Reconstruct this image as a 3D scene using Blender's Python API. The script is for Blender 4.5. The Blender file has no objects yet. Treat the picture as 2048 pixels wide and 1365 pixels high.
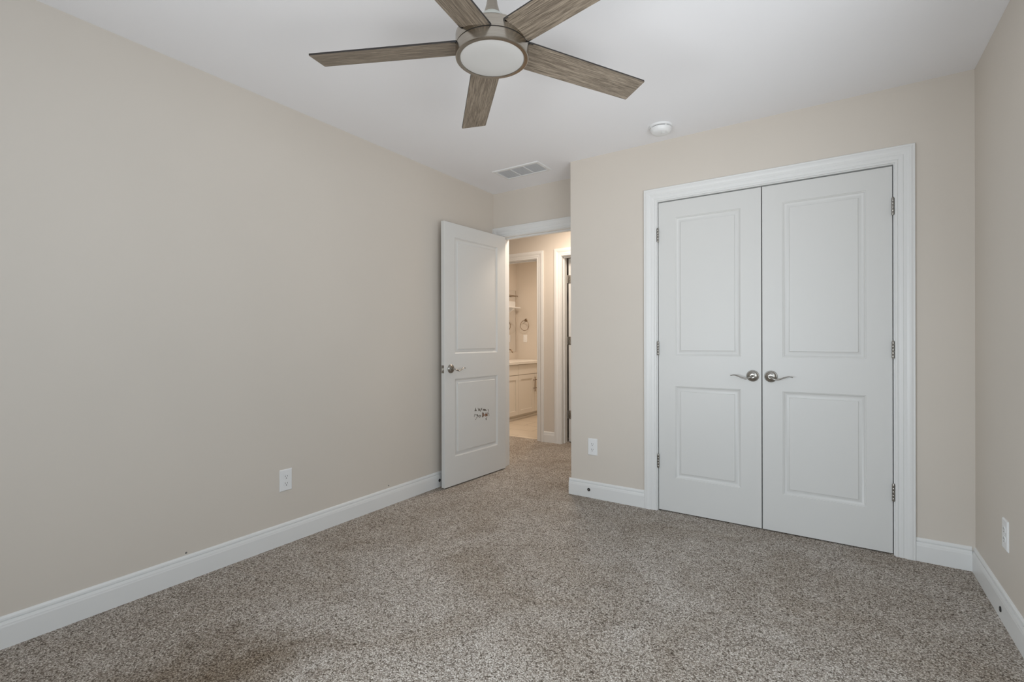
import bpy, bmesh, math, random
from mathutils import Vector, Matrix
random.seed(7)
SC = bpy.context.scene
COL = SC.collection
PI = math.pi

# ------------------------------------------------------------------ camera
F_PX, YAW, PITCH, ROLL = 969.2, 0.5887, -0.0008, -0.0026
CX, CZ = 2.5604, 1.1303
cam_d = bpy.data.cameras.new('camera')
cam_d.sensor_width = 36.0
cam_d.lens = F_PX / 2048.0 * 36.0
cam_d.clip_start = 0.02
cam = bpy.data.objects.new('camera', cam_d)
COL.objects.link(cam)
fw = Vector((-math.sin(YAW) * math.cos(PITCH), math.cos(YAW) * math.cos(PITCH), math.sin(PITCH)))
rt = Vector((math.cos(YAW), math.sin(YAW), 0))
up = rt.cross(fw)
cr, sr = math.cos(ROLL), math.sin(ROLL)
r2 = rt * cr + up * sr
u2 = up * cr - rt * sr
cam.matrix_world = Matrix(((r2.x, u2.x, -fw.x, CX), (r2.y, u2.y, -fw.y, 0.0), (r2.z, u2.z, -fw.z, CZ), (0, 0, 0, 1)))
SC.camera = cam

# ------------------------------------------------------------------ world, daylight, exposure
SC.view_settings.view_transform = 'Standard'
SC.view_settings.look = 'None'
SC.view_settings.gamma = 1.0
SC.view_settings.use_curve_mapping = False
SC.view_settings.exposure = 0.17
SC.cycles.max_bounces = 14
SC.cycles.diffuse_bounces = 8
W = bpy.data.worlds.new('world')
SC.world = W
W.use_nodes = True
bgn = W.node_tree.nodes['Background']
bgn.inputs['Color'].default_value = (0.80, 0.90, 1.0, 1)
bgn.inputs['Strength'].default_value = 0.4


def area(name, loc, rot, sx, sy, power, color, spread=PI):
    d = bpy.data.lights.new(name, 'AREA')
    d.shape = 'RECTANGLE'
    d.size, d.size_y = sx, sy
    d.energy = power
    d.color = color
    d.spread = spread
    o = bpy.data.objects.new(name, d)
    COL.objects.link(o)
    o.location = loc
    o.rotation_euler = rot
    return o


def point(name, loc, power, color, radius):
    d = bpy.data.lights.new(name, 'POINT')
    d.energy = power
    d.color = color
    d.shadow_soft_size = radius
    o = bpy.data.objects.new(name, d)
    COL.objects.link(o)
    o.location = loc
    return o


# daylight through the two bedroom windows out of frame (behind the camera, and in the right wall
# beside it): for each the sky, plus added fill lamps for ceiling, far end and alcove
SKY, FILL = (0.84, 0.93, 1.0), (1.0, 0.985, 0.955)
area('daylight_sky', (1.60, -0.47, 1.40), (PI / 2 - 0.10, 0, 0), 1.6, 1.35, 9, SKY)
area('ceiling_fill', (1.60, -0.46, 0.95), (PI / 2 + 0.75, 0, 0), 1.6, 0.5, 5, FILL, 1.9)  # added fill, tilted up to brighten the ceiling
area('far_fill', (1.60, -0.46, 0.95), (PI / 2 - 0.25, 0, -0.35), 1.5, 0.5, 10.5, SKY, 1.9)  # added narrow fill reaching deep to the closet end and right wall
area('daylight_sky_side', (3.09, 1.00, 1.40), (PI / 2 - 0.10, 0, PI / 2), 1.6, 1.35, 16, SKY)
area('alcove_fill', (3.02, 1.00, 1.05), (PI / 2 + 0.45, 0, PI / 2 - 0.75), 1.5, 0.6, 4.2, FILL, 1.5)  # added fill turned towards the far ceiling and entry alcove
# lamps of the hallway and the bathroom
area('hall_lamp', (0.42, 4.12, 2.40), (0, 0, 0), 0.30, 0.30, 16, (1.0, 0.85, 0.70))
area('bathroom_lamp', (-0.60, 5.60, 2.40), (0, 0, 0), 0.30, 0.30, 18, (1.0, 0.83, 0.66))

# ------------------------------------------------------------------ materials


def lin(c):
    c = c / 255.0
    return c / 12.92 if c <= 0.04045 else ((c + 0.055) / 1.055) ** 2.4


def rgb(r, g, b):
    return (lin(r), lin(g), lin(b), 1.0)


class NT:
    def __init__(self, name):
        self.m = bpy.data.materials.new(name)
        self.m.use_nodes = True
        self.t = self.m.node_tree
        self.b = self.t.nodes['Principled BSDF']

    def n(self, kind, **kw):
        nd = self.t.nodes.new(kind)
        for k, v in kw.items():
            setattr(nd, k, v)
        return nd

    def l(self, a, b):
        self.t.links.new(a, b)

    def coord(self, out='Object', scale=(1, 1, 1)):
        tc = self.n('ShaderNodeTexCoord')
        mp = self.n('ShaderNodeMapping')
        mp.inputs['Scale'].default_value = scale
        self.l(tc.outputs[out], mp.inputs['Vector'])
        return mp.outputs['Vector']

    def noise(self, vec, scale, detail=2.0, rough=0.5, dist=0.0):
        nd = self.n('ShaderNodeTexNoise')
        nd.inputs['Scale'].default_value = scale
        nd.inputs['Detail'].default_value = detail
        nd.inputs['Roughness'].default_value = rough
        nd.inputs['Distortion'].default_value = dist
        self.l(vec, nd.inputs['Vector'])
        return nd.outputs['Fac']

    def ramp(self, fac, stops):
        nd = self.n('ShaderNodeValToRGB')
        e = nd.color_ramp.elements
        while len(e) < len(stops):
            e.new(0.5)
        for q, (p, c) in zip(e, stops):
            q.position = p
            q.color = c
        self.l(fac, nd.inputs['Fac'])
        return nd.outputs['Color']

    def mix(self, a, b, fac, mode='MIX'):
        nd = self.n('ShaderNodeMix', data_type='RGBA', blend_type=mode)
        for s, v in ((6, a), (7, b)):
            if hasattr(v, 'links') or hasattr(v, 'is_linked'):
                self.l(v, nd.inputs[s])
            else:
                nd.inputs[s].default_value = v
        if hasattr(fac, 'is_linked'):
            self.l(fac, nd.inputs[0])
        else:
            nd.inputs[0].default_value = fac
        return nd.outputs[2]

    def bump(self, h, strength, dist=0.001):
        nd = self.n('ShaderNodeBump')
        nd.inputs['Strength'].default_value = strength
        nd.inputs['Distance'].default_value = dist
        self.l(h, nd.inputs['Height'])
        self.l(nd.outputs['Normal'], self.b.inputs['Normal'])


def simple(name, col, rough=0.5, metal=0.0, bump=0.0, bscale=200.0, var=0.0):
    k = NT(name)
    k.b.inputs['Base Color'].default_value = col
    k.b.inputs['Roughness'].default_value = rough
    k.b.inputs['Metallic'].default_value = metal
    v = k.coord()
    if bump:
        k.bump(k.noise(v, bscale, 3), bump, 0.0006)
    if var:
        c = k.ramp(k.noise(v, 1.3, 2), [(0.35, tuple(x * (1 - var) for x in col[:3]) + (1,)), (0.65, tuple(min(1, x * (1 + var)) for x in col[:3]) + (1,))])
        k.l(c, k.b.inputs['Base Color'])
    return k.m


M = {}
M['wall'] = simple('beige_wall_paint', (0.646, 0.597, 0.538, 1), 0.55, bump=0.10, bscale=260, var=0.012)
M['ceil'] = simple('white_ceiling_paint', (0.87, 0.875, 0.905, 1), 0.8, bump=0.08, bscale=180)
M['trim'] = simple('white_trim_paint', (0.755, 0.762, 0.760, 1), 0.38, bump=0.03, bscale=90)
M['door'] = simple('white_door_paint', (0.675, 0.678, 0.668, 1), 0.42, bump=0.08, bscale=140)
M['plastic'] = simple('white_plastic', (0.80, 0.81, 0.82, 1), 0.35)
M['black'] = simple('black_plastic', (0.012, 0.012, 0.013, 1), 0.4)
M['dark'] = simple('dark_void', (0.02, 0.02, 0.02, 1), 0.9)
M['nickel'] = simple('satin_nickel', (0.36, 0.345, 0.32, 1), 0.27, 1.0)
M['steel'] = simple('bright_steel', (0.72, 0.72, 0.70, 1), 0.25, 1.0)
M['bronze'] = simple('brown_bronze_metal', (0.32, 0.25, 0.18, 1), 0.35, 1.0)
M['cabinet'] = simple('cream_cabinet_paint', (0.72, 0.69, 0.64, 1), 0.4)
M['counter'] = simple('cream_stone_counter', (0.72, 0.70, 0.66, 1), 0.25, var=0.04)
M['mirror'] = simple('mirror_glass', (0.9, 0.9, 0.9, 1), 0.02, 1.0)
M['lens'] = simple('frosted_white_lens', (0.53, 0.525, 0.515, 1), 0.55)
M['clear_cap'] = simple('pale_plastic_cap', (0.62, 0.64, 0.60, 1), 0.25)
M['ink'] = simple('dark_brown_marker', (0.085, 0.062, 0.038, 1), 0.6)
M['ink_orange'] = simple('orange_brown_marker', (0.27, 0.115, 0.05, 1), 0.6)
M['scuff'] = simple('grey_scuff', (0.20, 0.19, 0.18, 1), 0.8)

# brushed nickel of the fan: fine horizontal brushing
k = NT('brushed_nickel')
k.b.inputs['Metallic'].default_value = 1.0
v = k.coord('Object', (3, 3, 900))
f = k.noise(v, 1.0, 3)
k.l(k.ramp(f, [(0.3, (0.33, 0.295, 0.25, 1)), (0.7, (0.44, 0.40, 0.345, 1))]), k.b.inputs['Base Color'])
k.b.inputs['Roughness'].default_value = 0.20
k.b.inputs['Anisotropic'].default_value = 0.35
M['brushed'] = k.m

# driftwood fan blade: grain runs along the blade's own length
k = NT('grey_brown_wood_grain')
v = k.coord('Object', (2.2, 42, 42))
g1 = k.noise(v, 2.0, 5, 0.6, 1.4)
v2 = k.coord('Object', (11, 420, 420))
g2 = k.noise(v2, 1.0, 4, 0.7, 0.3)
v3 = k.coord('Object', (40, 600, 600))
g3 = k.noise(v3, 1.0, 2, 0.6)
c1 = k.ramp(g1, [(0.30, rgb(108, 96, 85)), (0.50, rgb(143, 131, 116)), (0.70, rgb(174, 161, 145))])
c2 = k.ramp(g2, [(0.38, (0.30, 0.285, 0.27, 1)), (0.52, (0.92, 0.92, 0.92, 1)), (0.66, (1.0, 1.0, 1.0, 1))])
c3 = k.ramp(g3, [(0.36, (0.66, 0.65, 0.64, 1)), (0.52, (1, 1, 1, 1))])
c1 = k.mix(c1, c3, 0.7, 'MULTIPLY')
k.l(k.mix(c1, c2, 0.85, 'MULTIPLY'), k.b.inputs['Base Color'])
k.b.inputs['Roughness'].default_value = 0.5
k.bump(g2, 0.25, 0.0004)
M['wood'] = k.m
M['woodedge'] = simple('dark_blade_edge', (0.018, 0.014, 0.012, 1), 0.5)

# cut-pile carpet: tufts of several greys and beiges, with trodden patches and painted-in dimming by the left wall
k = NT('speckled_carpet')
v = k.coord('Object')
wob = k.n('ShaderNodeTexNoise')
wob.inputs['Scale'].default_value = 120
wob.inputs['Detail'].default_value = 1
k.l(v, wob.inputs['Vector'])
sub = k.n('ShaderNodeVectorMath', operation='MULTIPLY_ADD')
k.l(wob.outputs['Color'], sub.inputs[0])
sub.inputs[1].default_value = (0.007, 0.007, 0.0)
k.l(v, sub.inputs[2])
vw = sub.outputs[0]
vo = k.n('ShaderNodeTexVoronoi')
vo.inputs['Scale'].default_value = 215
k.l(vw, vo.inputs['Vector'])
sep = k.n('ShaderNodeSeparateColor')
k.l(vo.outputs['Color'], sep.inputs[0])
yarn = k.ramp(sep.outputs[0], [(0.0, rgb(118, 110, 102)), (0.28, rgb(192, 184, 176)), (0.62, rgb(224, 218, 211)), (1.0, rgb(248, 245, 240))])
crev = k.ramp(vo.outputs['Distance'], [(0.30, (1, 1, 1, 1)), (0.66, (0.50, 0.47, 0.44, 1))])
t1 = k.noise(v, 195, 2, 0.6)
clump = k.ramp(t1, [(0.32, (0.38, 0.35, 0.32, 1)), (0.47, (1, 1, 1, 1))])
big = k.noise(v, 1.9, 4, 0.62, 0.9)
mid = k.noise(v, 7.5, 3, 0.6, 0.6)
c = k.mix(yarn, crev, 0.9, 'MULTIPLY')
c = k.mix(c, clump, 0.85, 'MULTIPLY')
c = k.mix(c, k.ramp(big, [(0.30, (0.76, 0.72, 0.67, 1)), (0.62, (1, 1, 1, 1))]), 0.9, 'MULTIPLY')
c = k.mix(c, k.ramp(mid, [(0.30, (0.84, 0.825, 0.81, 1)), (0.66, (1, 1, 1, 1))]), 0.8, 'MULTIPLY')
# darker, browner tone beside the left wall: dim warm light painted into the pile
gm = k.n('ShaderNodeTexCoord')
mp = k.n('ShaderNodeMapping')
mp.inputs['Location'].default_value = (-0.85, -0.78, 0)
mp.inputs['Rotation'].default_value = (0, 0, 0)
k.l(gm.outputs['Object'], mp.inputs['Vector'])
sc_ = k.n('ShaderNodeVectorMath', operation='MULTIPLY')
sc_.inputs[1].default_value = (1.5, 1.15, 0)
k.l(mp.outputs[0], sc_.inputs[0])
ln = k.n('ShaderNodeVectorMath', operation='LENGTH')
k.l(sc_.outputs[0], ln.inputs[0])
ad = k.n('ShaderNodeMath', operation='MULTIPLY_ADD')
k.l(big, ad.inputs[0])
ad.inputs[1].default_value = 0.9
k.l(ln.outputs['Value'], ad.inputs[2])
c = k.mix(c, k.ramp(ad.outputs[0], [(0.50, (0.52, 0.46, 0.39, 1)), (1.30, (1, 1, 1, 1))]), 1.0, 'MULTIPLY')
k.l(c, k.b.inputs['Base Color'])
k.b.inputs['Roughness'].default_value = 0.95
k.b.inputs['Specular IOR Level'].default_value = 0.05
hs = k.n('ShaderNodeMath', operation='SUBTRACT')
k.l(t1, hs.inputs[0])
k.l(vo.outputs['Distance'], hs.inputs[1])
k.bump(hs.outputs[0], 0.8, 0.004)
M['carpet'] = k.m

# large beige floor tiles
k = NT('beige_floor_tile')
v = k.coord('Object')
br = k.n('ShaderNodeTexBrick')
br.inputs['Scale'].default_value = 1.0
br.inputs['Brick Width'].default_value = 0.61
br.inputs['Row Height'].default_value = 0.305
br.inputs['Mortar Size'].default_value = 0.004
br.inputs['Color1'].default_value = rgb(205, 194, 178)
br.inputs['Color2'].default_value = rgb(200, 188, 172)
br.inputs['Mortar'].default_value = rgb(150, 138, 122)
k.l(v, br.inputs['Vector'])
k.l(br.outputs['Color'], k.b.inputs['Base Color'])
k.b.inputs['Roughness'].default_value = 0.35
M['tile'] = k.m

# window pane: mostly clear
k = NT('clear_pane')
tr = k.n('ShaderNodeBsdfTransparent')
gl = k.n('ShaderNodeBsdfGlossy')
gl.inputs['Roughness'].default_value = 0.03
mx = k.n('ShaderNodeMixShader')
mx.inputs[0].default_value = 0.06
k.l(tr.outputs[0], mx.inputs[1])
k.l(gl.outputs[0], mx.inputs[2])
k.l(mx.outputs[0], k.t.nodes['Material Output'].inputs['Surface'])
M['pane'] = k.m

# ------------------------------------------------------------------ mesh helpers


def obj(name, bm, mats, parent=None, loc=(0, 0, 0), rot=(0, 0, 0), smooth=False, recalc=True):
    if recalc:
        bmesh.ops.recalc_face_normals(bm, faces=bm.faces)
    me = bpy.data.meshes.new(name)
    bm.to_mesh(me)
    bm.free()
    for mm in (mats if isinstance(mats, (list, tuple)) else [mats]):
        me.materials.append(mm)
    if smooth:
        for p in me.polygons:
            p.use_smooth = True
        if smooth is not True:
            try:
                me.set_sharp_from_angle(angle=smooth)
            except Exception:
                pass
    o = bpy.data.objects.new(name, me)
    COL.objects.link(o)
    o.location = loc
    o.rotation_euler = rot
    if parent is not None:
        o.parent = parent
    return o


def box(bm, x0, y0, z0, x1, y1, z1, bev=0.0, mat=0, seg=2):
    vs = [bm.verts.new(p) for p in ((x0, y0, z0), (x1, y0, z0), (x1, y1, z0), (x0, y1, z0), (x0, y0, z1), (x1, y0, z1), (x1, y1, z1), (x0, y1, z1))]
    fs = [bm.faces.new([vs[i] for i in q]) for q in ((3, 2, 1, 0), (4, 5, 6, 7), (0, 1, 5, 4), (1, 2, 6, 5), (2, 3, 7, 6), (3, 0, 4, 7))]
    for f_ in fs:
        f_.material_index = mat
    if bev:
        es = list({e for f_ in fs for e in f_.edges})
        bmesh.ops.bevel(bm, geom=es, offset=bev, segments=seg, affect='EDGES', profile=0.5)
    return bm


def boxes(*args, bev=0.0):
    bm = bmesh.new()
    for a in args:
        box(bm, *a, bev=bev)
    return bm


def lathe(bm, prof, axis='Z', n=48, origin=(0, 0, 0), mat=0, sign=1):
    """prof: (radius, height) from one end to the other"""
    o = Vector(origin)
    rings = []
    for r, h in prof:
        if r < 1e-6:
            p = {'Z': Vector((0, 0, h)), 'Y': Vector((0, h, 0)), 'X': Vector((h, 0, 0))}[axis]
            rings.append([bm.verts.new(o + p)])
            continue
        ring = []
        for i in range(n):
            a = 2 * PI * i / n
            c_, s_ = r * math.cos(a), r * math.sin(a)
            p = {'Z': Vector((c_, s_, h)), 'Y': Vector((c_, h, s_)), 'X': Vector((h, c_, s_))}[axis]
            ring.append(bm.verts.new(o + p))
        rings.append(ring)
    for A, B in zip(rings, rings[1:]):
        if len(A) == 1 and len(B) == 1:
            continue
        for i in range(n):
            j = (i + 1) % n
            if len(A) == 1:
                f_ = bm.faces.new((A[0], B[j], B[i]))
            elif len(B) == 1:
                f_ = bm.faces.new((A[i], A[j], B[0]))
            else:
                f_ = bm.faces.new((A[i], A[j], B[j], B[i]))
            f_.material_index = mat
    for R_ in (rings[0], rings[-1]):
        if len(R_) > 2:
            f_ = bm.faces.new(R_)
            f_.material_index = mat
    return bm


def tube(bm, pts, radii, n=10, flat=1.0, mat=0):
    """swept tube; flat squeezes the section along the second frame axis"""
    pts = [Vector(p) for p in pts]
    rings = []
    ref = Vector((0, 0, 1))
    for i, p in enumerate(pts):
        t = (pts[min(i + 1, len(pts) - 1)] - pts[max(i - 1, 0)]).normalized()
        a = ref if abs(t.dot(ref)) < 0.9 else Vector((0, 1, 0))
        s = t.cross(a).normalized()
        u = s.cross(t).normalized()
        r = radii[i] if isinstance(radii, (list, tuple)) else radii
        ring = []
        for q in range(n):
            an = 2 * PI * q / n
            ring.append(bm.verts.new(p + s * (r * math.cos(an)) + u * (r * flat * math.sin(an))))
        rings.append(ring)
    for A, B in zip(rings, rings[1:]):
        for q in range(n):
            w = (q + 1) % n
            f_ = bm.faces.new((A[q], A[w], B[w], B[q]))
            f_.material_index = mat
    for R_ in (rings[0], rings[-1]):
        bm.faces.new(R_).material_index = mat
    return bm


def smooth_path(pts, k_=6):
    """Catmull-Rom through the points"""
    P = [Vector(p) for p in pts]
    P = [P[0] * 2 - P[1]] + P + [P[-1] * 2 - P[-2]]
    out = []
    for i in range(1, len(P) - 2):
        for j in range(k_):
            t = j / k_
            a, b, c_, d = P[i - 1], P[i], P[i + 1], P[i + 2]
            out.append(0.5 * ((2 * b) + (c_ - a) * t + (2 * a - 5 * b + 4 * c_ - d) * t * t + (3 * b - a - 3 * c_ + d) * t ** 3))
    out.append(P[-2])
    return out


def prism(bm, poly, axis, a, b, mat=0):
    """polygon (list of 2-tuples) extruded along axis from a to b. axis X: (y,z), Y: (x,z), Z: (x,y)"""
    def P(q, h):
        return {'X': (h, q[0], q[1]), 'Y': (q[0], h, q[1]), 'Z': (q[0], q[1], h)}[axis]
    A = [bm.verts.new(P(q, a)) for q in poly]
    B = [bm.verts.new(P(q, b)) for q in poly]
    n = len(poly)
    for i in range(n):
        j = (i + 1) % n
        bm.faces.new((A[i], A[j], B[j], B[i])).material_index = mat
    bm.faces.new(A).material_index = mat
    bm.faces.new(B).material_index = mat
    return bm


def structure(o, label=None):
    o['kind'] = 'structure'
    if label:
        o['label'] = label
    return o


def tag(o, label, cat, group=None):
    o['label'] = label
    o['category'] = cat
    if group:
        o['group'] = group
    return o


def empty(name, loc=(0, 0, 0), rotz=0.0):
    o = bpy.data.objects.new(name, None)
    o.empty_display_size = 0.1
    COL.objects.link(o)
    o.location = loc
    o.rotation_euler = (0, 0, rotz)
    return o


# ------------------------------------------------------------------ room dimensions (metres)
H = 2.448            # ceiling
XR = 3.126           # right wall
YK = 3.216           # closet wall
YE = 3.541           # wall with the hall door
XC = 0.936           # corner of the closet
YB = -0.51           # wall behind the camera
T = 0.12             # wall thickness
DH = 2.045           # door head
CL, CR = 1.581, 2.8095   # closet opening between door edges
JL, JR = CL - 0.0035, CR + 0.0035
EL, ER = 0.085, 0.850    # hall door opening
YH = 4.70            # far wall of the hall
BL, BR = -1.000, -0.240  # bathroom opening
GL, GR = 0.078, 0.840    # opening of the further room
BXL, BYB = -1.77, 6.62   # bathroom left wall and back wall

structure(obj('wall_left', boxes((-T, YB - T, 0, 0, YE + T, H)), M['wall']))
SY0, SY1 = 0.15, 1.85
structure(obj('wall_right', boxes((XR, YB - T, 0, XR + T, SY0, H), (XR, SY1, 0, XR + T, 4.02, H), (XR, SY0, 0, XR + T, SY1, 0.75), (XR, SY0, 2.12, XR + T, SY1, H)), M['wall']))
WX0, WX1, WZ0, WZ1 = 0.75, 2.45, 0.65, 2.12
structure(obj('wall_back', boxes((0, YB - T, 0, WX0, YB, H), (WX1, YB - T, 0, XR, YB, H), (WX0, YB - T, 0, WX1, YB, WZ0), (WX0, YB - T, WZ1, WX1, YB, H)), M['wall']))
structure(obj('wall_closet', boxes((XC, YK, 0, JL - 0.018, YK + T, H), (JR + 0.018, YK, 0, XR, YK + T, H), (JL - 0.018, YK, DH + 0.021, JR + 0.018, YK + T, H)), M['wall']))
structure(obj('wall_entry', boxes((0, YE, 0, EL - 0.018, YE + T, H), (ER + 0.018, YE, 0, XC, YE + T, H), (EL - 0.018, YE, DH + 0.021, ER + 0.018, YE + T, H)), M['wall']))
structure(obj('wall_return', boxes((XC, YK + T, 0, XC + T, YH, H)), M['wall']))
structure(obj('wall_closet_inner', boxes((XC + T, 3.90, 0, XR, 4.02, H)), M['wall']))
structure(obj('wall_hall_near', boxes((-1.9, YE, 0, -T, YE + T, H)), M['wall']))
structure(obj('wall_hall_end', boxes((-1.9, YE + T, 0, -1.78, YH, H)), M['wall']))
structure(obj('wall_hall_far', boxes((-1.9, YH, 0, BL - 0.018, YH + T, H), (BR + 0.018, YH, 0, GL - 0.018, YH + T, H), (GR + 0.018, YH, 0, 1.60, YH + T, H),
                                     (BL - 0.018, YH, DH + 0.021, BR + 0.018, YH + T, H), (GL - 0.018, YH, DH + 0.021, GR + 0.018, YH + T, H)), M['wall']))
structure(obj('wall_bathroom_left', boxes((BXL - T, YH + T, 0, BXL, BYB + T, H)), M['wall']))
structure(obj('wall_bathroom_back', boxes((BXL, BYB, 0, -0.14, BYB + T, H)), M['wall']))
structure(obj('wall_bathroom_right', boxes((-0.14, YH + T, 0, -0.02, BYB + T, H)), M['wall']))
structure(obj('wall_room_back', boxes((-0.02, 6.50, 0, 1.60, 6.62, H)), M['wall']))
structure(obj('wall_room_right', boxes((1.48, YH + T, 0, 1.60, 6.50, H)), M['wall']))
structure(obj('ceiling', boxes((-1.95, YB - T, H, XR + T, 6.80, H + 0.1)), M['ceil']))
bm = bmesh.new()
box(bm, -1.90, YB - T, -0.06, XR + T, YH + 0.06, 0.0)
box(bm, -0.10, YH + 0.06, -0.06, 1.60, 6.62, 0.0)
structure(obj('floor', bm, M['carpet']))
structure(obj('floor_bathroom', boxes((-1.90, YH + 0.06, -0.06, -0.10, 6.80, -0.006)), M['tile']))

for wname, scx in (('wall_left', (0.0, 2.300, 0.134)), ('wall_left', (0.0, 1.05, 0.128))):
    bm = bmesh.new()
    lathe(bm, [(0.0, 0.0012), (0.004, 0.0008), (0.005, 0.0)], 'X', 9, scx)
    obj('scuff', bm, M['scuff'], bpy.data.objects[wname])

# ------------------------------------------------------------------ trim: baseboards, casings, jambs
BASE = [(0, 0), (0.014, 0), (0.014, 0.078), (0.0128, 0.084), (0.0125, 0.088), (0.0108, 0.094), (0.0098, 0.0985), (0.0042, 0.0992), (0.0042, 0.1022), (0.0080, 0.1030), (0.0068, 0.1095), (0.0030, 0.1165), (0, 0.1174)]


def baseboard(name, runs):
    """runs: (axis, fixed coordinate, out sign, from, to)"""
    bm = bmesh.new()
    for ax, c_, s, a, b in runs:
        prism(bm, [(c_ + s * t, z) for t, z in BASE], ax, a, b)
    o = structure(obj(name, bm, M['trim']))
    return o


baseboard('baseboard_left', [('Y', 0, 1, YB, YE - 0.019)])
baseboard('baseboard_right', [('Y', XR, -1, YB, YK)])
baseboard('baseboard_closet', [('X', YK, -1, XC - 0.014, JL - 0.0885), ('X', YK, -1, JR + 0.0885, XR - 0.0135)])
baseboard('baseboard_return', [('Y', XC, -1, YK + 0.0005, YE - 0.019)])
baseboard('baseboard_back', [('X', YB, 1, 0.014, XR - 0.014)])
baseboard('baseboard_hall', [('X', YH, -1, BR + 0.0885, GL - 0.0885), ('X', YH, -1, -1.78, BL - 0.0885)])
baseboard('baseboard_bathroom', [('X', BYB, -1, -1.2, -0.14)])

CAS = [(0, 0), (0, 0.0085), (0.002, 0.0100), (0.010, 0.0105), (0.0115, 0.0092), (0.0125, 0.0080), (0.0150, 0.0080), (0.0165, 0.0098), (0.020, 0.0108), (0.033, 0.0122), (0.0345, 0.0100), (0.0370, 0.0100), (0.048, 0.0150), (0.058, 0.0175), (0.066, 0.0180), (0.074, 0.0165), (0.0765, 0.0172), (0.080, 0.0172), (0.0825, 0.0150), (0.083, 0)]


def casing(name, x0, x1, z1, yw, s):
    """mitred casing round an opening x0..x1, head z1, on the wall plane yw; s=-1 stands out towards -y"""
    bm = bmesh.new()
    a0, a1, h = x0 - 0.0055, x1 + 0.0055, z1 + 0.0055
    rows = []
    for u, t in CAS:
        y = yw + s * t
        rows.append([bm.verts.new(p) for p in ((a0 - u, y, 0), (a0 - u, y, h + u), (a1 + u, y, h + u), (a1 + u, y, 0))])
    n = len(rows)
    for i in range(n):
        A, B = rows[i], rows[(i + 1) % n]
        for j in range(3):
            bm.faces.new((A[j], A[j + 1], B[j + 1], B[j]))
    bm.faces.new([r[0] for r in rows])
    bm.faces.new([r[3] for r in rows])
    return structure(obj(name, bm, M['trim']))


def jamb(name, x0, x1, z1, y0, y1, stop=None):
    bm = boxes((x0 - 0.018, y0, 0, x0, y1, z1 + 0.018), (x1, y0, 0, x1 + 0.018, y1, z1 + 0.018), (x0, y0, z1, x1, y1, z1 + 0.018))
    if stop:
        a, b = stop
        box(bm, x0, a, 0, x0 + 0.011, b, z1)
        box(bm, x1 - 0.011, a, 0, x1, b, z1)
        box(bm, x0 + 0.011, a, z1 - 0.011, x1 - 0.011, b, z1)
    return structure(obj(name, bm, M['trim']))


casing('trim_1', JL, JR, DH + 0.003, YK, -1)
jamb('trim_2', JL, JR, DH + 0.003, YK, YK + T, (YK + 0.050, YK + 0.062))
casing('trim_3', EL, ER, DH + 0.003, YE, -1)
casing('trim_4', EL, ER, DH + 0.003, YE + T, 1)
jamb('trim_5', EL, ER, DH + 0.003, YE, YE + T, (YE + 0.040, YE + 0.072))
casing('trim_6', BL, BR, DH + 0.003, YH, -1)
jamb('trim_7', BL, BR, DH + 0.003, YH, YH + T, (YH + 0.04, YH + 0.072))
casing('trim_8', GL, GR, DH + 0.003, YH, -1)
jamb('trim_9', GL, GR, DH + 0.003, YH, YH + T, (YH + 0.04, YH + 0.072))

# ------------------------------------------------------------------ doors
RINGS = [(0.0, 0.0), (0.0018, 0.0024), (0.0045, 0.0028), (0.0062, 0.0048), (0.0120, 0.0078), (0.0185, 0.0100), (0.0210, 0.0100), (0.0340, 0.0052), (0.0352, 0.0016), (0.0360, 0.0010)]


def door_leaf(w, h, th, sl, sr_, panels):
    """moulded two-panel leaf; x 0..w, z 0..h, front face y=0 facing -y. panels: (z0, z1) from low to high"""
    bm = bmesh.new()
    for y0, s in ((0.0, 1), (th, -1)):
        def q(*p):
            vs = [bm.verts.new((x, y0 + s * d, z)) for x, d, z in p]
            bm.faces.new(vs if s == 1 else vs[::-1])
        def rect(x0, z0, x1, z1, d=0.0):
            q((x0, d, z0), (x1, d, z0), (x1, d, z1), (x0, d, z1))
        x0, x1 = sl, w - sr_
        e = 0.0015
        rect(e, e, x0, h - e)
        rect(x1, e, w - e, h - e)
        zs = [e] + [z for p in panels for z in p] + [h - e]
        for i in range(0, len(zs), 2):
            rect(x0, zs[i], x1, zs[i + 1])
        for a, b in panels:
            for (i0, d0), (i1, d1) in zip(RINGS, RINGS[1:]):
                O = [(x0 + i0, a + i0), (x1 - i0, a + i0), (x1 - i0, b - i0), (x0 + i0, b - i0)]
                N = [(x0 + i1, a + i1), (x1 - i1, a + i1), (x1 - i1, b - i1), (x0 + i1, b - i1)]
                for j in range(4):
                    j2 = (j + 1) % 4
                    q((O[j][0], d0, O[j][1]), (O[j2][0], d0, O[j2][1]), (N[j2][0], d1, N[j2][1]), (N[j][0], d1, N[j][1]))
            i, d = RINGS[-1]
            rect(x0 + i, a + i, x1 - i, b - i, d)
    # rounded arris and edges
    e = 0.0015
    loops = [[(e, 0, e), (w - e, 0, e), (w - e, 0, h - e), (e, 0, h - e)], [(0, e, 0), (w, e, 0), (w, e, h), (0, e, h)],
             [(0, th - e, 0), (w, th - e, 0), (w, th - e, h), (0, th - e, h)], [(e, th, e), (w - e, th, e), (w - e, th, h - e), (e, th, h - e)]]
    L = [[bm.verts.new(p) for p in l_] for l_ in loops]
    for A, B in zip(L, L[1:]):
        for j in range(4):
            bm.faces.new((A[j], B[j], B[(j + 1) % 4], A[(j + 1) % 4]))
    bmesh.ops.remove_doubles(bm, verts=bm.verts, dist=1e-5)
    return bm


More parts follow.
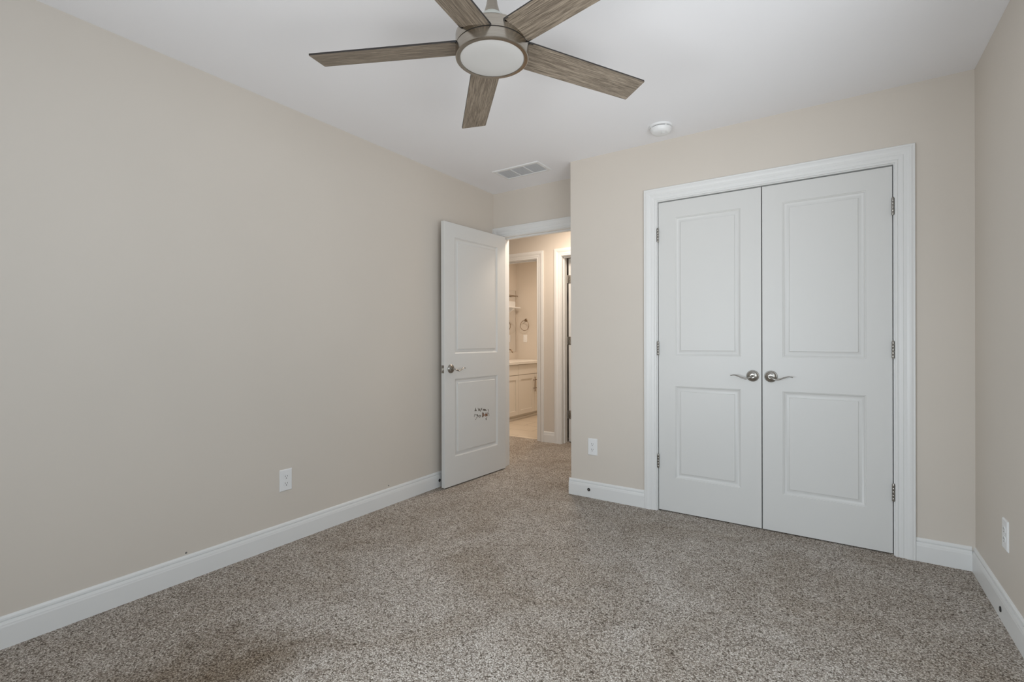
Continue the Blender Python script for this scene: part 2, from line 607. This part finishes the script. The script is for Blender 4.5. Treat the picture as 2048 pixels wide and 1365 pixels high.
def lever_handle(parent, x, z, direction, y=0.0, side=-1):
    """rose and wave lever on a door face; side -1: stands out towards -y"""
    def Y(d):
        return y + side * d
    bm = bmesh.new()
    lathe(bm, [(0.0345, Y(0)), (0.0345, Y(0.004)), (0.0325, Y(0.0065)), (0.0300, Y(0.0070)), (0.0290, Y(0.0085)), (0.0245, Y(0.0115)), (0.0180, Y(0.0135)), (0.0135, Y(0.0150)), (0.0125, Y(0.0200)), (0.0, Y(0.0200))], 'Y', 40, (x, 0, z))
    root = obj('handle', bm, M['nickel'], parent, smooth=0.6)
    d = direction
    pts = smooth_path([(x, Y(0.018), z), (x, Y(0.040), z), (x + d * 0.010, Y(0.052), z - 0.006), (x + d * 0.030, Y(0.056), z - 0.015), (x + d * 0.050, Y(0.056), z - 0.011), (x + d * 0.074, Y(0.054), z - 0.001), (x + d * 0.094, Y(0.051), z + 0.0045), (x + d * 0.116, Y(0.048), z + 0.001)], 6)
    n = len(pts)
    rad = []
    for i in range(n):
        f_ = i / (n - 1)
        rad.append(0.0105 - 0.0020 * min(1, f_ / 0.35) if f_ < 0.35 else 0.0085 - 0.0045 * (f_ - 0.35) / 0.65)
    bm = bmesh.new()
    tube(bm, pts, rad, 14, 0.62)
    obj('lever', bm, M['nickel'], root, smooth=0.8)
    return root


def hinge(parent, x, y, z, leaf=(0, 0), mat='nickel'):
    bm = bmesh.new()
    n = 5
    seg = 0.088 / n
    for i in range(n):
        a = z - 0.044 + i * seg
        lathe(bm, [(0.0062, a + 0.0006), (0.0066, a + 0.0014), (0.0066, a + seg - 0.0014), (0.0062, a + seg - 0.0006)], 'Z', 14, (x, y, 0))
    lathe(bm, [(0.0, z + 0.050), (0.003, z + 0.049), (0.0048, z + 0.046), (0.0050, z + 0.043)], 'Z', 14, (x, y, 0))
    lathe(bm, [(0.0050, z - 0.043), (0.0048, z - 0.046), (0.0, z - 0.048)], 'Z', 14, (x, y, 0))
    if leaf != (0, 0):
        box(bm, min(x, x + leaf[0]), y - 0.001 + leaf[1], z - 0.044, max(x, x + leaf[0]), y + 0.001 + leaf[1], z + 0.044)
    return obj('hinge', bm, M[mat], parent, smooth=0.6)


DW = (CR - CL) / 2 - 0.0024
PAN = [(0.222, 0.824), (1.022, 1.927)]
LEAF_H = DH - 0.009


def closet_door(name, x, sl, sr_, hx, hinge_x, d, label):
    root = empty(name, (x, YK + 0.0085, 0.006))
    structure(root, label)
    root['category'] = 'door'
    obj('panel', door_leaf(DW, LEAF_H, 0.035, sl, sr_, PAN), M['door'], root, smooth=0.5)
    lever_handle(root, hx - x, 0.909, d)
    for z in (1.822, 1.071, 0.323):
        hinge(root, hinge_x - x, -0.0095, z)
    return root


closet_door('door_2', CL, 0.108, 0.112, 2.1465, CL - 0.0015, -1, 'left white closet door, hinged on its left side, lever pointing left')
closet_door('door_3', CR - DW, 0.106, 0.112, 2.2430, CR + 0.0015, 1, 'right white closet door, hinged on its right side, lever pointing right')

# the bedroom door stands open against the left wall
HX, HY = 0.140, 3.522
FX, FY = 0.0937, 2.772
HW = math.hypot(HX - FX, HY - FY)
ang = math.atan2(HY - FY, HX - FX)          # local x runs from the free edge to the hinge edge
hd = empty('door_1', (FX, FY, 0.008), ang)
structure(hd, 'white bedroom door standing open against the left wall, with scribbled writing')
hd['category'] = 'door'
HPAN = [(0.222, 0.826), (1.022, 1.927)]
obj('panel', door_leaf(HW, 2.035, 0.035, 0.112, 0.112, HPAN), M['door'], hd, smooth=0.5)
lever_handle(hd, 0.066, 0.907, 1)
lever_handle(hd, 0.066, 0.907, 1, 0.035, 1)
bm = boxes((-0.0012, 0.005, 0.875, 0.0012, 0.030, 0.935))
lp = obj('latch_plate', bm, M['nickel'], hd)
bm = boxes((-0.010, 0.011, 0.895, 0.0, 0.024, 0.915), bev=0.002)
obj('latch_bolt', bm, M['steel'], lp)
for z in (1.82, 1.07, 0.32):
    hinge(hd, HW + 0.004, 0.039, z)

# the handwriting on its lower panel: strokes as raised marker ridges, metres on the panel
INK = [[(0.3541, 0.5731), (0.354, 0.5637)], [(0.354, 0.5668), (0.3439, 0.5498), (0.3644, 0.5478), (0.354, 0.5668)], [(0.354, 0.5553), (0.3502, 0.5494)], [(0.3825, 0.5688), (0.393, 0.544)], [(0.3972, 0.564), (0.3962, 0.5451)], [(0.3962, 0.5546), (0.4075, 0.5576), (0.409, 0.5468), (0.3962, 0.5451)], [(0.4275, 0.5621), (0.4235, 0.543)], [(0.421, 0.5613), (0.434, 0.5613)], [(0.4229, 0.5515), (0.432, 0.5518)], [(0.4106, 0.5487), (0.4125, 0.5369)], [(0.448, 0.554), (0.4479, 0.5384)], [(0.448, 0.5529), (0.4555, 0.5425), (0.4611, 0.5525), (0.4627, 0.538)], [(0.4693, 0.5494), (0.4659, 0.537), (0.4752, 0.537), (0.4742, 0.5457), (0.4686, 0.5484)], [(0.4802, 0.5471), (0.4801, 0.5347)], [(0.4924, 0.5393), (0.4941, 0.5315)], [(0.5098, 0.5448), (0.5158, 0.5365), (0.5137, 0.5249)], [(0.3444, 0.5225), (0.335, 0.5032)], [(0.3422, 0.5207), (0.3517, 0.521)], [(0.3564, 0.5152), (0.3715, 0.5137), (0.3785, 0.504), (0.3641, 0.4886)], [(0.3753, 0.5181), (0.3886, 0.4986)], [(0.3928, 0.5022), (0.4008, 0.5076), (0.4163, 0.5046), (0.4175, 0.4949), (0.404, 0.4913), (0.3937, 0.4958)], [(0.3515, 0.4771), (0.36, 0.4833)], [(0.4358, 0.5245), (0.4356, 0.4884)], [(0.4358, 0.5235), (0.4544, 0.5191), (0.4586, 0.5025), (0.4477, 0.4885), (0.4356, 0.4884)], [(0.499, 0.5195), (0.5029, 0.4884)], [(0.5124, 0.5153), (0.5217, 0.5056), (0.524, 0.4858)], [(0.4799, 0.472), (0.4868, 0.4561)], [(0.4962, 0.4789), (0.4854, 0.4567)], [(0.4791, 0.5183), (0.4804, 0.5117)]]
INK_ORANGE = [[(0.4446, 0.5171), (0.4445, 0.4915)], [(0.4511, 0.5142), (0.4494, 0.493)], [(0.4658, 0.5017), (0.474, 0.491), (0.4889, 0.4891), (0.4949, 0.5002), (0.4856, 0.5056), (0.4708, 0.5043)], [(0.4757, 0.4983), (0.4906, 0.4964)], [(0.495, 0.5131), (0.4996, 0.491)], [(0.479, 0.5097), (0.4922, 0.493)]]


def marker(strokes, w, name, mat, label):
    bm = bmesh.new()
    for st in strokes:
        for (xa, za), (xb, zb_) in zip(st, st[1:]):
            d = Vector((xb - xa, zb_ - za)).normalized()
            n_ = Vector((-d.y, d.x)) * w / 2
            e_ = d * w * 0.3
            poly = [(xa - e_.x + n_.x, za - e_.y + n_.y), (xa - e_.x - n_.x, za - e_.y - n_.y), (xb + e_.x - n_.x, zb_ + e_.y - n_.y), (xb + e_.x + n_.x, zb_ + e_.y + n_.y)]
            prism(bm, poly, 'Y', 0.0004, 0.0012)
    o = obj(name, bm, M[mat], hd)
    o['label'] = label
    return o


marker(INK, 0.0042, 'handwriting', 'ink', 'dark brown scribbled handwriting')
marker(INK_ORANGE, 0.0056, 'handwriting', 'ink_orange', 'orange-brown scribbled fill')

# door of the further room across the hall, opened inwards
gd = empty('door_4', (GL + 0.018, YH + T + 0.004, 0.008), PI / 2)
structure(gd, 'white door ajar across the hall, its edge and hinges showing')
gd['category'] = 'door'
obj('panel', door_leaf(0.755, 2.032, 0.035, 0.112, 0.112, PAN), M['door'], gd, loc=(0, -0.035, 0), smooth=0.5)
for z in (1.80, 1.12, 0.30):
    bm = bmesh.new()
    n = 5
    for i in range(n):
        a = z - 0.045 + i * 0.018
        lathe(bm, [(0.0062, a + 0.0006), (0.0066, a + 0.0014), (0.0066, a + 0.0166), (0.0062, a + 0.0174)], 'Z', 14, (-0.005, 0.009, 0))
    box(bm, -0.0035, -0.030, z - 0.045, -0.001, 0.006, z + 0.045, bev=0.0008)
    hg = obj('hinge', bm, M['nickel'], gd, smooth=0.6)
    for dz in (-0.03, 0.0, 0.03):
        bm = bmesh.new()
        lathe(bm, [(0.0, -0.0050), (0.0035, -0.0042), (0.0040, -0.0034)], 'X', 12, (0, -0.018 + (0.006 if dz == 0 else 0), z + dz))
        obj('screw', bm, M['steel'], hg)

# ------------------------------------------------------------------ window behind the camera
def window(name, loc, rotz, ww, wh):
    wn = structure(empty(name, loc, rotz))
    bm = boxes((0, 0, 0, 0.045, 0.07, wh), (ww - 0.045, 0, 0, ww, 0.07, wh), (0.045, 0, 0, ww - 0.045, 0.07, 0.045), (0.045, 0, wh - 0.045, ww - 0.045, 0.07, wh), (ww / 2 - 0.03, 0, 0.045, ww / 2 + 0.03, 0.07, wh - 0.045), (0.045, 0.01, wh / 2 - 0.02, ww / 2 - 0.03, 0.05, wh / 2 + 0.02), (ww / 2 + 0.03, 0.01, wh / 2 - 0.02, ww - 0.045, 0.05, wh / 2 + 0.02))
    obj('frame', bm, M['trim'], wn)
    for a, b in ((0.045, ww / 2 - 0.03), (ww / 2 + 0.03, ww - 0.045)):
        for c0, c1 in ((0.045, wh / 2 - 0.02), (wh / 2 + 0.02, wh - 0.045)):
            obj('pane', boxes((a, 0.028, c0, b, 0.032, c1)), M['pane'], wn)


window('window_1', (WX0, YB - 0.10, WZ0), 0, WX1 - WX0, WZ1 - WZ0)
window('window_2', (XR + 0.10, SY0, 0.75), PI / 2, SY1 - SY0, 1.37)

# ------------------------------------------------------------------ ceiling fan
FANX, FANY, BZ = 1.579, 1.3513, 2.1486
fan = tag(empty('ceiling_fan', (FANX, FANY, H)), 'five-blade ceiling fan with grey-brown wood blades and brushed nickel body', 'ceiling fan')


def fz(z):
    return z - H


def ring(name, prof, mat, parent, n=72, ang_=0.5):
    bm = bmesh.new()
    lathe(bm, [(r, fz(z)) for r, z in prof], 'Z', n)
    return obj(name, bm, mat, parent, smooth=ang_)


ring('ceiling_canopy', [(0.066, H), (0.066, 2.432), (0.060, 2.412), (0.045, 2.396), (0.020, 2.388), (0.0, 2.388)], M['brushed'], fan)
ring('downrod', [(0.0128, 2.392), (0.0128, 2.26)], M['brushed'], fan, 24)
ring('yoke_cover', [(0.0150, 2.345), (0.0160, 2.312), (0.0200, 2.285), (0.0265, 2.262), (0.0285, 2.252), (0.0, 2.252)], M['brushed'], fan)
ring('top_cap', [(0.0, 2.254), (0.030, 2.253), (0.040, 2.244), (0.046, 2.232), (0.047, 2.222), (0.058, 2.212), (0.060, 2.176), (0.0, 2.176)], M['clear_cap'], fan)
mh = ring('motor_housing', [(0.0, 2.1795), (0.116, 2.1795), (0.1225, 2.1780), (0.125, 2.1745), (0.125, 2.1372), (0.1225, 2.1362), (0.0, 2.1362)], M['brushed'], fan)
lk = ring('light_kit', [(0.118, 2.1362), (0.1200, 2.1345), (0.1248, 2.1338), (0.1256, 2.1325), (0.1256, 2.1040), (0.1248, 2.1000), (0.1225, 2.0980), (0.1110, 2.0980), (0.1100, 2.0990), (0.1100, 2.1100), (0.0, 2.1100)], M['brushed'], fan)
ring('lens', [(0.0, 2.0975), (0.060, 2.0978), (0.105, 2.0988), (0.1092, 2.1000), (0.1096, 2.1060), (0.0, 2.1060)], M['lens'], lk)
bm = bmesh.new()
lathe(bm, [(0.1236, fz(2.1378)), (0.1236, fz(2.1330))], 'Z', 72)
obj('seam', bm, M['black'], mh, smooth=0.5)
PH, BPITCH = -2.6906, 0.2006
for i in range(5):
    a = PH - i * 2 * PI / 5
    bm = bmesh.new()
    x0, x1, w0, w1, th = 0.118, 0.645, 0.1170, 0.1146, 0.0058
    rc = 0.004
    poly = [(x0, -w0 / 2), (x1 - rc, -w1 / 2), (x1 - rc * 0.3, -w1 / 2 + rc * 0.3), (x1, -w1 / 2 + rc), (x1, w1 / 2 - rc), (x1 - rc * 0.3, w1 / 2 - rc * 0.3), (x1 - rc, w1 / 2), (x0, w0 / 2)]
    prism(bm, poly, 'Z', -th / 2, th / 2)
    bmesh.ops.recalc_face_normals(bm, faces=bm.faces)
    for f_ in bm.faces:
        f_.material_index = 0 if abs(f_.normal.z) > 0.5 else 1
    bl = obj('blade', bm, [M['wood'], M['woodedge']], fan, loc=(0, 0, fz(BZ)), rot=(-BPITCH, 0, a))
    for sy in (-1, 1):
        bm = boxes((0.112, sy * 0.0560 - 0.0025, -0.0030, 0.1330, sy * 0.0560 + 0.0025, 0.0034), bev=0.001)
        obj('blade_bracket', bm, M['black'], bl)

# ------------------------------------------------------------------ ceiling vent
VX0, VX1, VY0, VY1 = 0.335, 0.748, 3.058, 3.278
vent = tag(empty('air_vent', ((VX0 + VX1) / 2, (VY0 + VY1) / 2, H)), 'white rectangular air vent with fine louvers on the ceiling near the hall door', 'air vent')
a, b = (VX1 - VX0) / 2, (VY1 - VY0) / 2
bm = bmesh.new()
fr = 0.026
prof = [(0, 0), (0, -0.003), (0.004, -0.0068), (fr - 0.004, -0.0080), (fr, -0.0062), (fr, 0)]
rows = []
for u, z in prof:
    rows.append([bm.verts.new(p) for p in ((-a + u, -b + u, z), (a - u, -b + u, z), (a - u, b - u, z), (-a + u, b - u, z))])
for i in range(len(rows)):
    A, B = rows[i], rows[(i + 1) % len(rows)]
    for j in range(4):
        bm.faces.new((A[j], A[(j + 1) % 4], B[(j + 1) % 4], B[j]))
obj('frame', bm, M['plastic'], vent, smooth=0.5)
bm = bmesh.new()
n = 15
for i in range(n):
    y = -b + fr + (2 * b - 2 * fr) * (i + 0.5) / n
    prism(bm, [(y - 0.0052, -0.0062), (y + 0.0048, -0.0030), (y + 0.0052, -0.0036), (y - 0.0046, -0.0072)], 'X', -a + fr, a - fr)
obj('louvers', bm, M['plastic'], vent)
for x in (-0.055, 0.062):
    obj('divider', boxes((x - 0.004, -b + fr, -0.0068, x + 0.004, b - fr, -0.002)), M['plastic'], vent)
for x in (-a + 0.013, a - 0.013):
    bm = bmesh.new()
    lathe(bm, [(0.0, -0.0105), (0.0035, -0.0098), (0.0045, -0.0078)], 'Z', 14, (x, 0, 0))
    obj('screw', bm, M['plastic'], vent)
obj('duct_opening', boxes((-a + fr, -b + fr, -0.0006, a - fr, b - fr, 0.0)), simple('pale_duct', (0.72, 0.72, 0.73, 1), 0.8), vent)

# ------------------------------------------------------------------ smoke detector
sd = tag(empty('smoke_detector', (1.668, 2.992, H)), 'round white smoke detector on the ceiling above the closet doors', 'smoke detector')
bm = bmesh.new()
lathe(bm, [(0.070, 0.0), (0.070, -0.006), (0.068, -0.010), (0.064, -0.0115), (0.0, -0.0115)], 'Z', 56)
obj('base_plate', bm, M['plastic'], sd, smooth=0.5)
bm = bmesh.new()
lathe(bm, [(0.058, -0.0115), (0.058, -0.0155)], 'Z', 56)
obj('sensor_gap', bm, M['dark'], sd, smooth=0.5)
bm = bmesh.new()
lathe(bm, [(0.0, -0.0155), (0.0630, -0.0155), (0.0640, -0.0170), (0.0600, -0.0290), (0.0540, -0.0390), (0.0480, -0.0440), (0.0380, -0.0465), (0.0, -0.0475)], 'Z', 56)
body = obj('cover', bm, M['plastic'], sd, smooth=0.5)
for i in range(4):
    an = PI / 4 + i * PI / 2
    bm = boxes((0.055, -0.003, -0.0175, 0.0645, 0.003, -0.0110))
    obj('clip', bm, M['plastic'], body, rot=(0, 0, an))
bm = bmesh.new()
lathe(bm, [(0.0, -0.0500), (0.009, -0.0497), (0.011, -0.0480), (0.011, -0.0465)], 'Z', 24, (0.018, -0.012, 0))
obj('test_button', bm, M['plastic'], body, smooth=0.5)

# ------------------------------------------------------------------ outlets


def outlet(loc, rotz, label):
    """local: plate in x (width) and z, stands out towards -y"""
    root = tag(empty('wall_outlet', loc, rotz), label, 'electrical outlet')
    bm = bmesh.new()
    w, h = 0.0365, 0.0600
    rows = []
    for i_, y in ((0, 0), (0, -0.002), (0.0035, -0.0058), (0.005, -0.0062)):
        rows.append([bm.verts.new(p) for p in ((-w + i_, y, -h + i_), (w - i_, y, -h + i_), (w - i_, y, h - i_), (-w + i_, y, h - i_))])
    for A, B in zip(rows, rows[1:]):
        for j in range(4):
            bm.faces.new((A[j], A[(j + 1) % 4], B[(j + 1) % 4], B[j]))
    bm.faces.new(rows[0])
    bm.faces.new(rows[-1])
    obj('cover_plate', bm, M['plastic'], root)
    for zc in (0.0195, -0.0195):
        bm = bmesh.new()
        pts = []
        for q in range(32):
            an = 2 * PI * q / 32
            x, z = 0.0172 * math.cos(an), 0.0172 * math.sin(an)
            pts.append((x, zc + max(-0.0138, min(0.0138, z))))
        prism(bm, pts, 'Y', -0.0055, -0.0078)
        rc = obj('receptacle', bm, M['plastic'], root)
        for x, hh in ((-0.0063, 0.0042), (0.0063, 0.0034)):
            obj('slot', boxes((x - 0.0011, -0.0081, zc + 0.003 - hh, x + 0.0011, -0.0074, zc + 0.003 + hh)), M['black'], rc)
        bm = bmesh.new()
        lathe(bm, [(0.0026, -0.0074), (0.0026, -0.0081)], 'Y', 16, (0, 0, zc - 0.0080))
        obj('ground_hole', bm, M['black'], rc)
    bm = bmesh.new()
    lathe(bm, [(0.0032, -0.0060), (0.0030, -0.0070), (0.0, -0.0076)], 'Y', 16)
    obj('screw', bm, M['plastic'], root)
    return root


outlet((0.0, 1.550, 0.354), PI / 2, 'white duplex outlet low on the long left wall')
outlet((1.108, YK, 0.365), 0, 'white duplex outlet low on the wall left of the closet')
outlet((XR, 2.702, 0.350), -PI / 2, 'white duplex outlet low on the right wall, seen edge-on')


def cable_port(loc, rotz, label):
    """black round coaxial port through the baseboard, stands out towards -y"""
    root = tag(empty('cable_port', loc, rotz), label, 'cable port')
    bm = bmesh.new()
    lathe(bm, [(0.0112, 0.0), (0.0112, -0.0022), (0.0098, -0.0034), (0.0060, -0.0034), (0.0060, 0.0)], 'Y', 28)
    obj('grommet', bm, M['black'], root, smooth=0.6)
    bm = bmesh.new()
    lathe(bm, [(0.0046, 0.0), (0.0046, -0.0042), (0.0038, -0.0048), (0.0014, -0.0048), (0.0, -0.0040)], 'Y', 20)
    obj('connector', bm, M['nickel'], root, smooth=0.6)
    return root


cable_port((0.014, 2.800, 0.052), PI / 2, 'small black cable port in the left baseboard, beside the open door')
cable_port((1.083, YK - 0.014, 0.057), 0, 'small black cable port in the baseboard left of the closet')
cable_port((XR - 0.014, 2.715, 0.042), -PI / 2, 'small black cable port in the right wall baseboard below the outlet')

# ------------------------------------------------------------------ bathroom beyond the hall
VF = -1.205                      # cabinet face
van = tag(empty('bathroom_vanity', (VF, 5.0, 0)), 'cream shaker vanity cabinet seen through the hall doorway', 'cabinet')
VY = lambda y: y - 5.0
VXl = lambda x: x - VF
bm = boxes((VXl(BXL + 0.004), VY(4.90), 0.062, -0.020, VY(BYB - 0.004), 0.790))
obj('carcass', bm, M['cabinet'], van)
bm = boxes((VXl(BXL + 0.004), VY(4.90), -0.006, -0.052, VY(BYB - 0.016), 0.062), (-0.052, VY(4.90), -0.006, -0.036, VY(BYB - 0.016), 0.024))
obj('toe_kick', bm, M['cabinet'], van)


def shaker(y0, y1, z0, z1, name, handle_y=None):
    d = obj(name, None or boxes((-0.020, VY(y0) + 0.002, z0, 0.0, VY(y1) - 0.002, z1), bev=0.001) if name == 'drawer_front' else shaker_bm(y0, y1, z0, z1), M['cabinet'], van)
    if handle_y is not None:
        bm_ = bmesh.new()
        hy = VY(handle_y)
        tube(bm_, [(0.034, hy, 0.372), (0.034, hy, 0.590)], 0.0062, 12)
        for z in (0.420, 0.542):
            tube(bm_, [(0.0, hy, z), (0.034, hy, z)], 0.0048, 10)
        obj('pull', bm_, M['bronze'], d, smooth=0.8)
    return d


def shaker_bm(y0, y1, z0, z1):
    a_, b_ = VY(y0) + 0.002, VY(y1) - 0.002
    s_ = 0.062
    return boxes((-0.020, a_, z0, 0.0, a_ + s_, z1), (-0.020, b_ - s_, z0, 0.0, b_, z1), (-0.020, a_ + s_, z0, 0.0, b_ - s_, z0 + s_), (-0.020, a_ + s_, z1 - s_, 0.0, b_ - s_, z1), (-0.020, a_ + s_, z0 + s_, -0.009, b_ - s_, z1 - s_))


for y0, y1, hy in ((5.36, 5.80, None), (5.80, 6.240, 6.208), (6.240, 6.60, 6.272)):
    shaker(y0, y1, 0.070, 0.632, 'door', hy)
for y0, y1 in ((5.00, 5.80), (5.80, 6.60)):
    shaker(y0, y1, 0.640, 0.785, 'drawer_front')
ct = tag(obj('vanity_countertop', boxes((BXL + 0.003, 4.88, 0.790, VF + 0.028, BYB - 0.003, 0.828), bev=0.003), M['counter']), 'pale stone countertop on the bathroom vanity', 'countertop')
mr = tag(empty('bathroom_mirror', (BXL, 5.9, 0.95)), 'frameless wall mirror above the vanity, reflecting the towel ring', 'mirror')
obj('glass', boxes((0.001, -0.9, 0.0, 0.008, 0.685, 0.990)), M['mirror'], mr)
obj('edge_strip', boxes((0.001, 0.685, 0.0, 0.009, 0.691, 0.990)), M['bronze'], mr)
# towel ring on the back wall
tr_ = tag(empty('towel_ring', (-1.585, BYB, 1.372)), 'metal towel ring on the beige bathroom wall', 'towel ring')
bm = bmesh.new()
lathe(bm, [(0.024, 0.0), (0.024, -0.006), (0.018, -0.010), (0.009, -0.014), (0.008, -0.050), (0.010, -0.056), (0.0, -0.058)], 'Y', 24, (0, 0, 0.086))
obj('mount', bm, M['bronze'], tr_, smooth=0.6)
bm = bmesh.new()
mj, mn, N1, N2 = 0.080, 0.0046, 40, 10
vs = []
for i in range(N1):
    u = 2 * PI * i / N1
    vs.append([bm.verts.new(((mj + mn * math.cos(w_)) * math.cos(u), -0.046 + mn * math.sin(w_), (mj + mn * math.cos(w_)) * math.sin(u))) for w_ in (2 * PI * j / N2 for j in range(N2))])
for i in range(N1):
    for j in range(N2):
        bm.faces.new((vs[i][j], vs[(i + 1) % N1][j], vs[(i + 1) % N1][(j + 1) % N2], vs[i][(j + 1) % N2]))
obj('ring', bm, M['bronze'], tr_, smooth=True)
# switch plate on the back wall
sw = tag(empty('switch_plate', (-1.600, BYB, 1.165)), 'cream switch plate below the bathroom towel ring', 'switch plate')
obj('plate', boxes((-0.036, -0.006, -0.060, 0.036, 0.0, 0.060), bev=0.002), M['plastic'], sw)
obj('rocker', boxes((-0.016, -0.010, -0.033, 0.016, -0.006, 0.033), bev=0.0015), M['plastic'], sw)
# faucet
fc = tag(empty('faucet', (-1.60, 6.05, 0.828)), 'brown metal faucet on the vanity countertop', 'faucet')
bm = bmesh.new()
lathe(bm, [(0.026, 0.0), (0.026, 0.005), (0.018, 0.010), (0.0150, 0.030), (0.0150, 0.120), (0.012, 0.128), (0.0, 0.130)], 'Z', 24)
obj('body', bm, M['bronze'], fc, smooth=0.6)
bm = bmesh.new()
tube(bm, smooth_path([(0, 0, 0.105), (0.02, 0, 0.150), (0.06, 0, 0.168), (0.105, 0, 0.160), (0.125, 0, 0.135), (0.128, 0, 0.118)]), 0.0095, 12)
obj('spout', bm, M['bronze'], fc, smooth=0.8)
bm = bmesh.new()
tube(bm, [(0, 0.010, 0.080), (0.004, 0.045, 0.090), (0.010, 0.075, 0.104)], [0.007, 0.006, 0.0045], 10)
obj('handle', bm, M['bronze'], fc, smooth=0.8)
# small shelf with rail
sh = tag(empty('bathroom_shelf', (BXL + 0.009, 6.44, 1.66)), 'small white bathroom shelf with a dark rail above, against the mirror', 'shelf')
obj('board', boxes((0, -0.24, -0.012, 0.11, 0.12, 0.006), bev=0.002), M['plastic'], sh)
bm = bmesh.new()
prism(bm, [(0.0, -0.012), (0.10, -0.012), (0.085, -0.035), (0.03, -0.070), (0.0, -0.085)], 'Y', -0.06, -0.035)
obj('bracket', bm, M['plastic'], sh)
obj('back_panel', boxes((0, -0.24, 0.006, 0.010, 0.12, 0.10)), M['plastic'], sh)
bm = bmesh.new()
tube(bm, [(0.06, -0.24, 0.185), (0.06, 0.11, 0.185)], 0.007, 10)
for y in (-0.22, 0.09):
    tube(bm, [(0.0, y, 0.185), (0.06, y, 0.185)], 0.006, 8)
obj('rail', bm, M['bronze'], sh, smooth=0.8)
